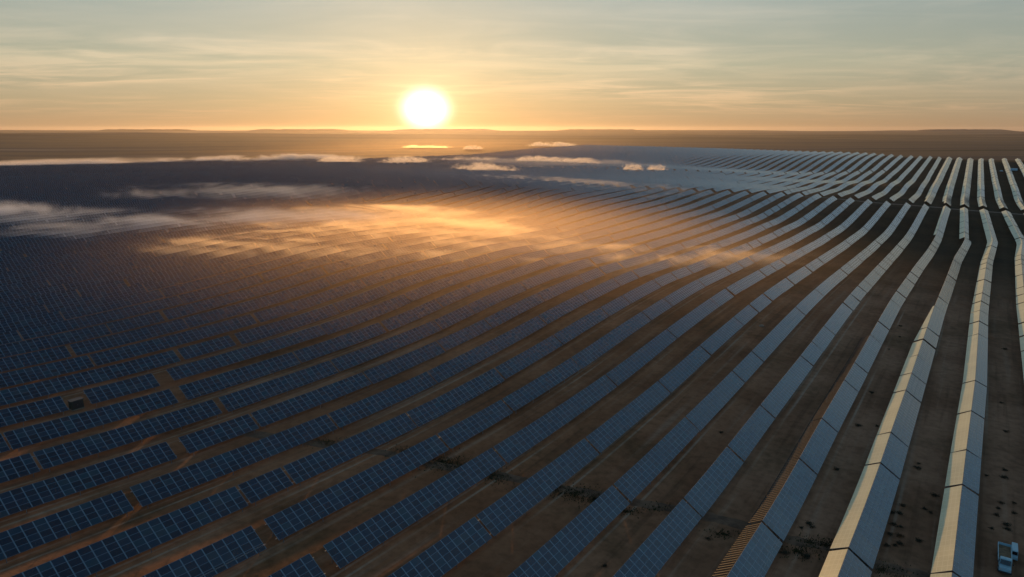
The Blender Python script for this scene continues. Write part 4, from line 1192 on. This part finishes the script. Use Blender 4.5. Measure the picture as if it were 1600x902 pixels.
# the golden sheet lying in the hollow, and a thin orange bank added for the glow
WARM = (.98, .84, .66)  # golden sunlight put into the mist colour
COOL = (.84, .91, 1.0)  # blue-grey skylight put into the mist colour
fog_bank([(-135, 348), (95, 338)], 195, 7.5, 0.20, 0.40, 0.66, 0.040, 2.4, aniso=0.5, seed=1, col=WARM)
fog_bank([(-130, 425), (5, 420)], 100, 9.0, 0.15, 0.34, 0.62, 0.040, 2.6, aniso=0.5, seed=2, col=WARM)
fog_bank([(-100, 318), (90, 312)], 360, 28.0, 0.0040, 0.0, 0.5, 0.01, 3.0, aniso=0.72, seed=12, col=(1.0, .76, .46), rag=0.25, soft=0.02)
# grey mist further left in the valley
fog_bank([(-270, 385), (-90, 395)], 150, 10.0, 0.065, 0.34, 0.62, 0.034, 2.0, aniso=0.1, seed=3, col=COOL)
fog_bank([(-460, 470), (-250, 415)], 130, 11.0, 0.055, 0.38, 0.62, 0.036, 2.0, aniso=0.1, seed=4, col=COOL)
fog_bank([(-330, 560), (-100, 520)], 140, 9.0, 0.03, 0.38, 0.66, 0.035, 2.0, aniso=0.2, seed=14, col=COOL)
# bank along the far edge of the plant, left
fog_bank([(-820, 980), (-480, 1150)], 150, 11.0, 0.06, 0.30, 0.60, 0.018, 2.0, aniso=0.3, seed=5)
fog_bank([(-560, 1150), (-220, 1060)], 110, 13.0, 0.08, 0.36, 0.60, 0.030, 1.5, aniso=0.3, seed=6)
# mist behind the near crest
fog_bank([(-60, 620), (160, 545)], 150, 6.0, 0.05, 0.32, 0.60, 0.030, 2.0, aniso=0.2, seed=7)
fog_bank([(-20, 1000), (150, 860)], 260, 9.0, 0.008, 0.32, 0.6, 0.02, 2.0, aniso=0.2, seed=8)
# small torn puffs
for i, (x, y, w, l, th_, de) in enumerate(((-35, 790, 44, 70, 13, .10), (48, 955, 40, 100, 11, .12), (92, 925, 32, 50, 10, .12), (139, 800, 17, 22, 10, .16), (168, 800, 16, 20, 9, .16),
                                           (-74, 1356, 22, 40, 7, .14), (80, 1450, 40, 100, 10, .11), (-60, 1000, 50, 110, 9, .04), (-150, 960, 40, 70, 12, .08), (-250, 1000, 36, 80, 12, .06))):
    fog_bank([(x - l / 2, y + l * 0.15), (x + l / 2, y - l * 0.15)], w, th_, de, 0.26, 0.58, 0.13, 1.3, aniso=0.45, seed=20 + i, lift=1.5, rag=0.42, gain=2.8)
# bright torn streak on the hill under the sun, and an orange bank added for the glow over that slope
for i, (x, y, l) in enumerate(((-205, 1462, 46), (-172, 1448, 54), (-140, 1432, 40))):
    fog_bank([(x - l / 2, y + l * 0.2), (x + l / 2, y - l * 0.2)], 24, 5.0, 0.075, 0.24, 0.54, 0.14, 1.4, aniso=0.68, seed=40 + i, lift=1.0, rag=0.40, gain=2.8, col=WARM)
fog_bank([(-420, 1300), (120, 1300)], 900, 36.0, 0.00016, 0.0, 0.5, 0.004, 2.0, aniso=0.80, seed=13, col=(1.0, .74, .40), rag=0.2, gain=1.0, soft=0.1)
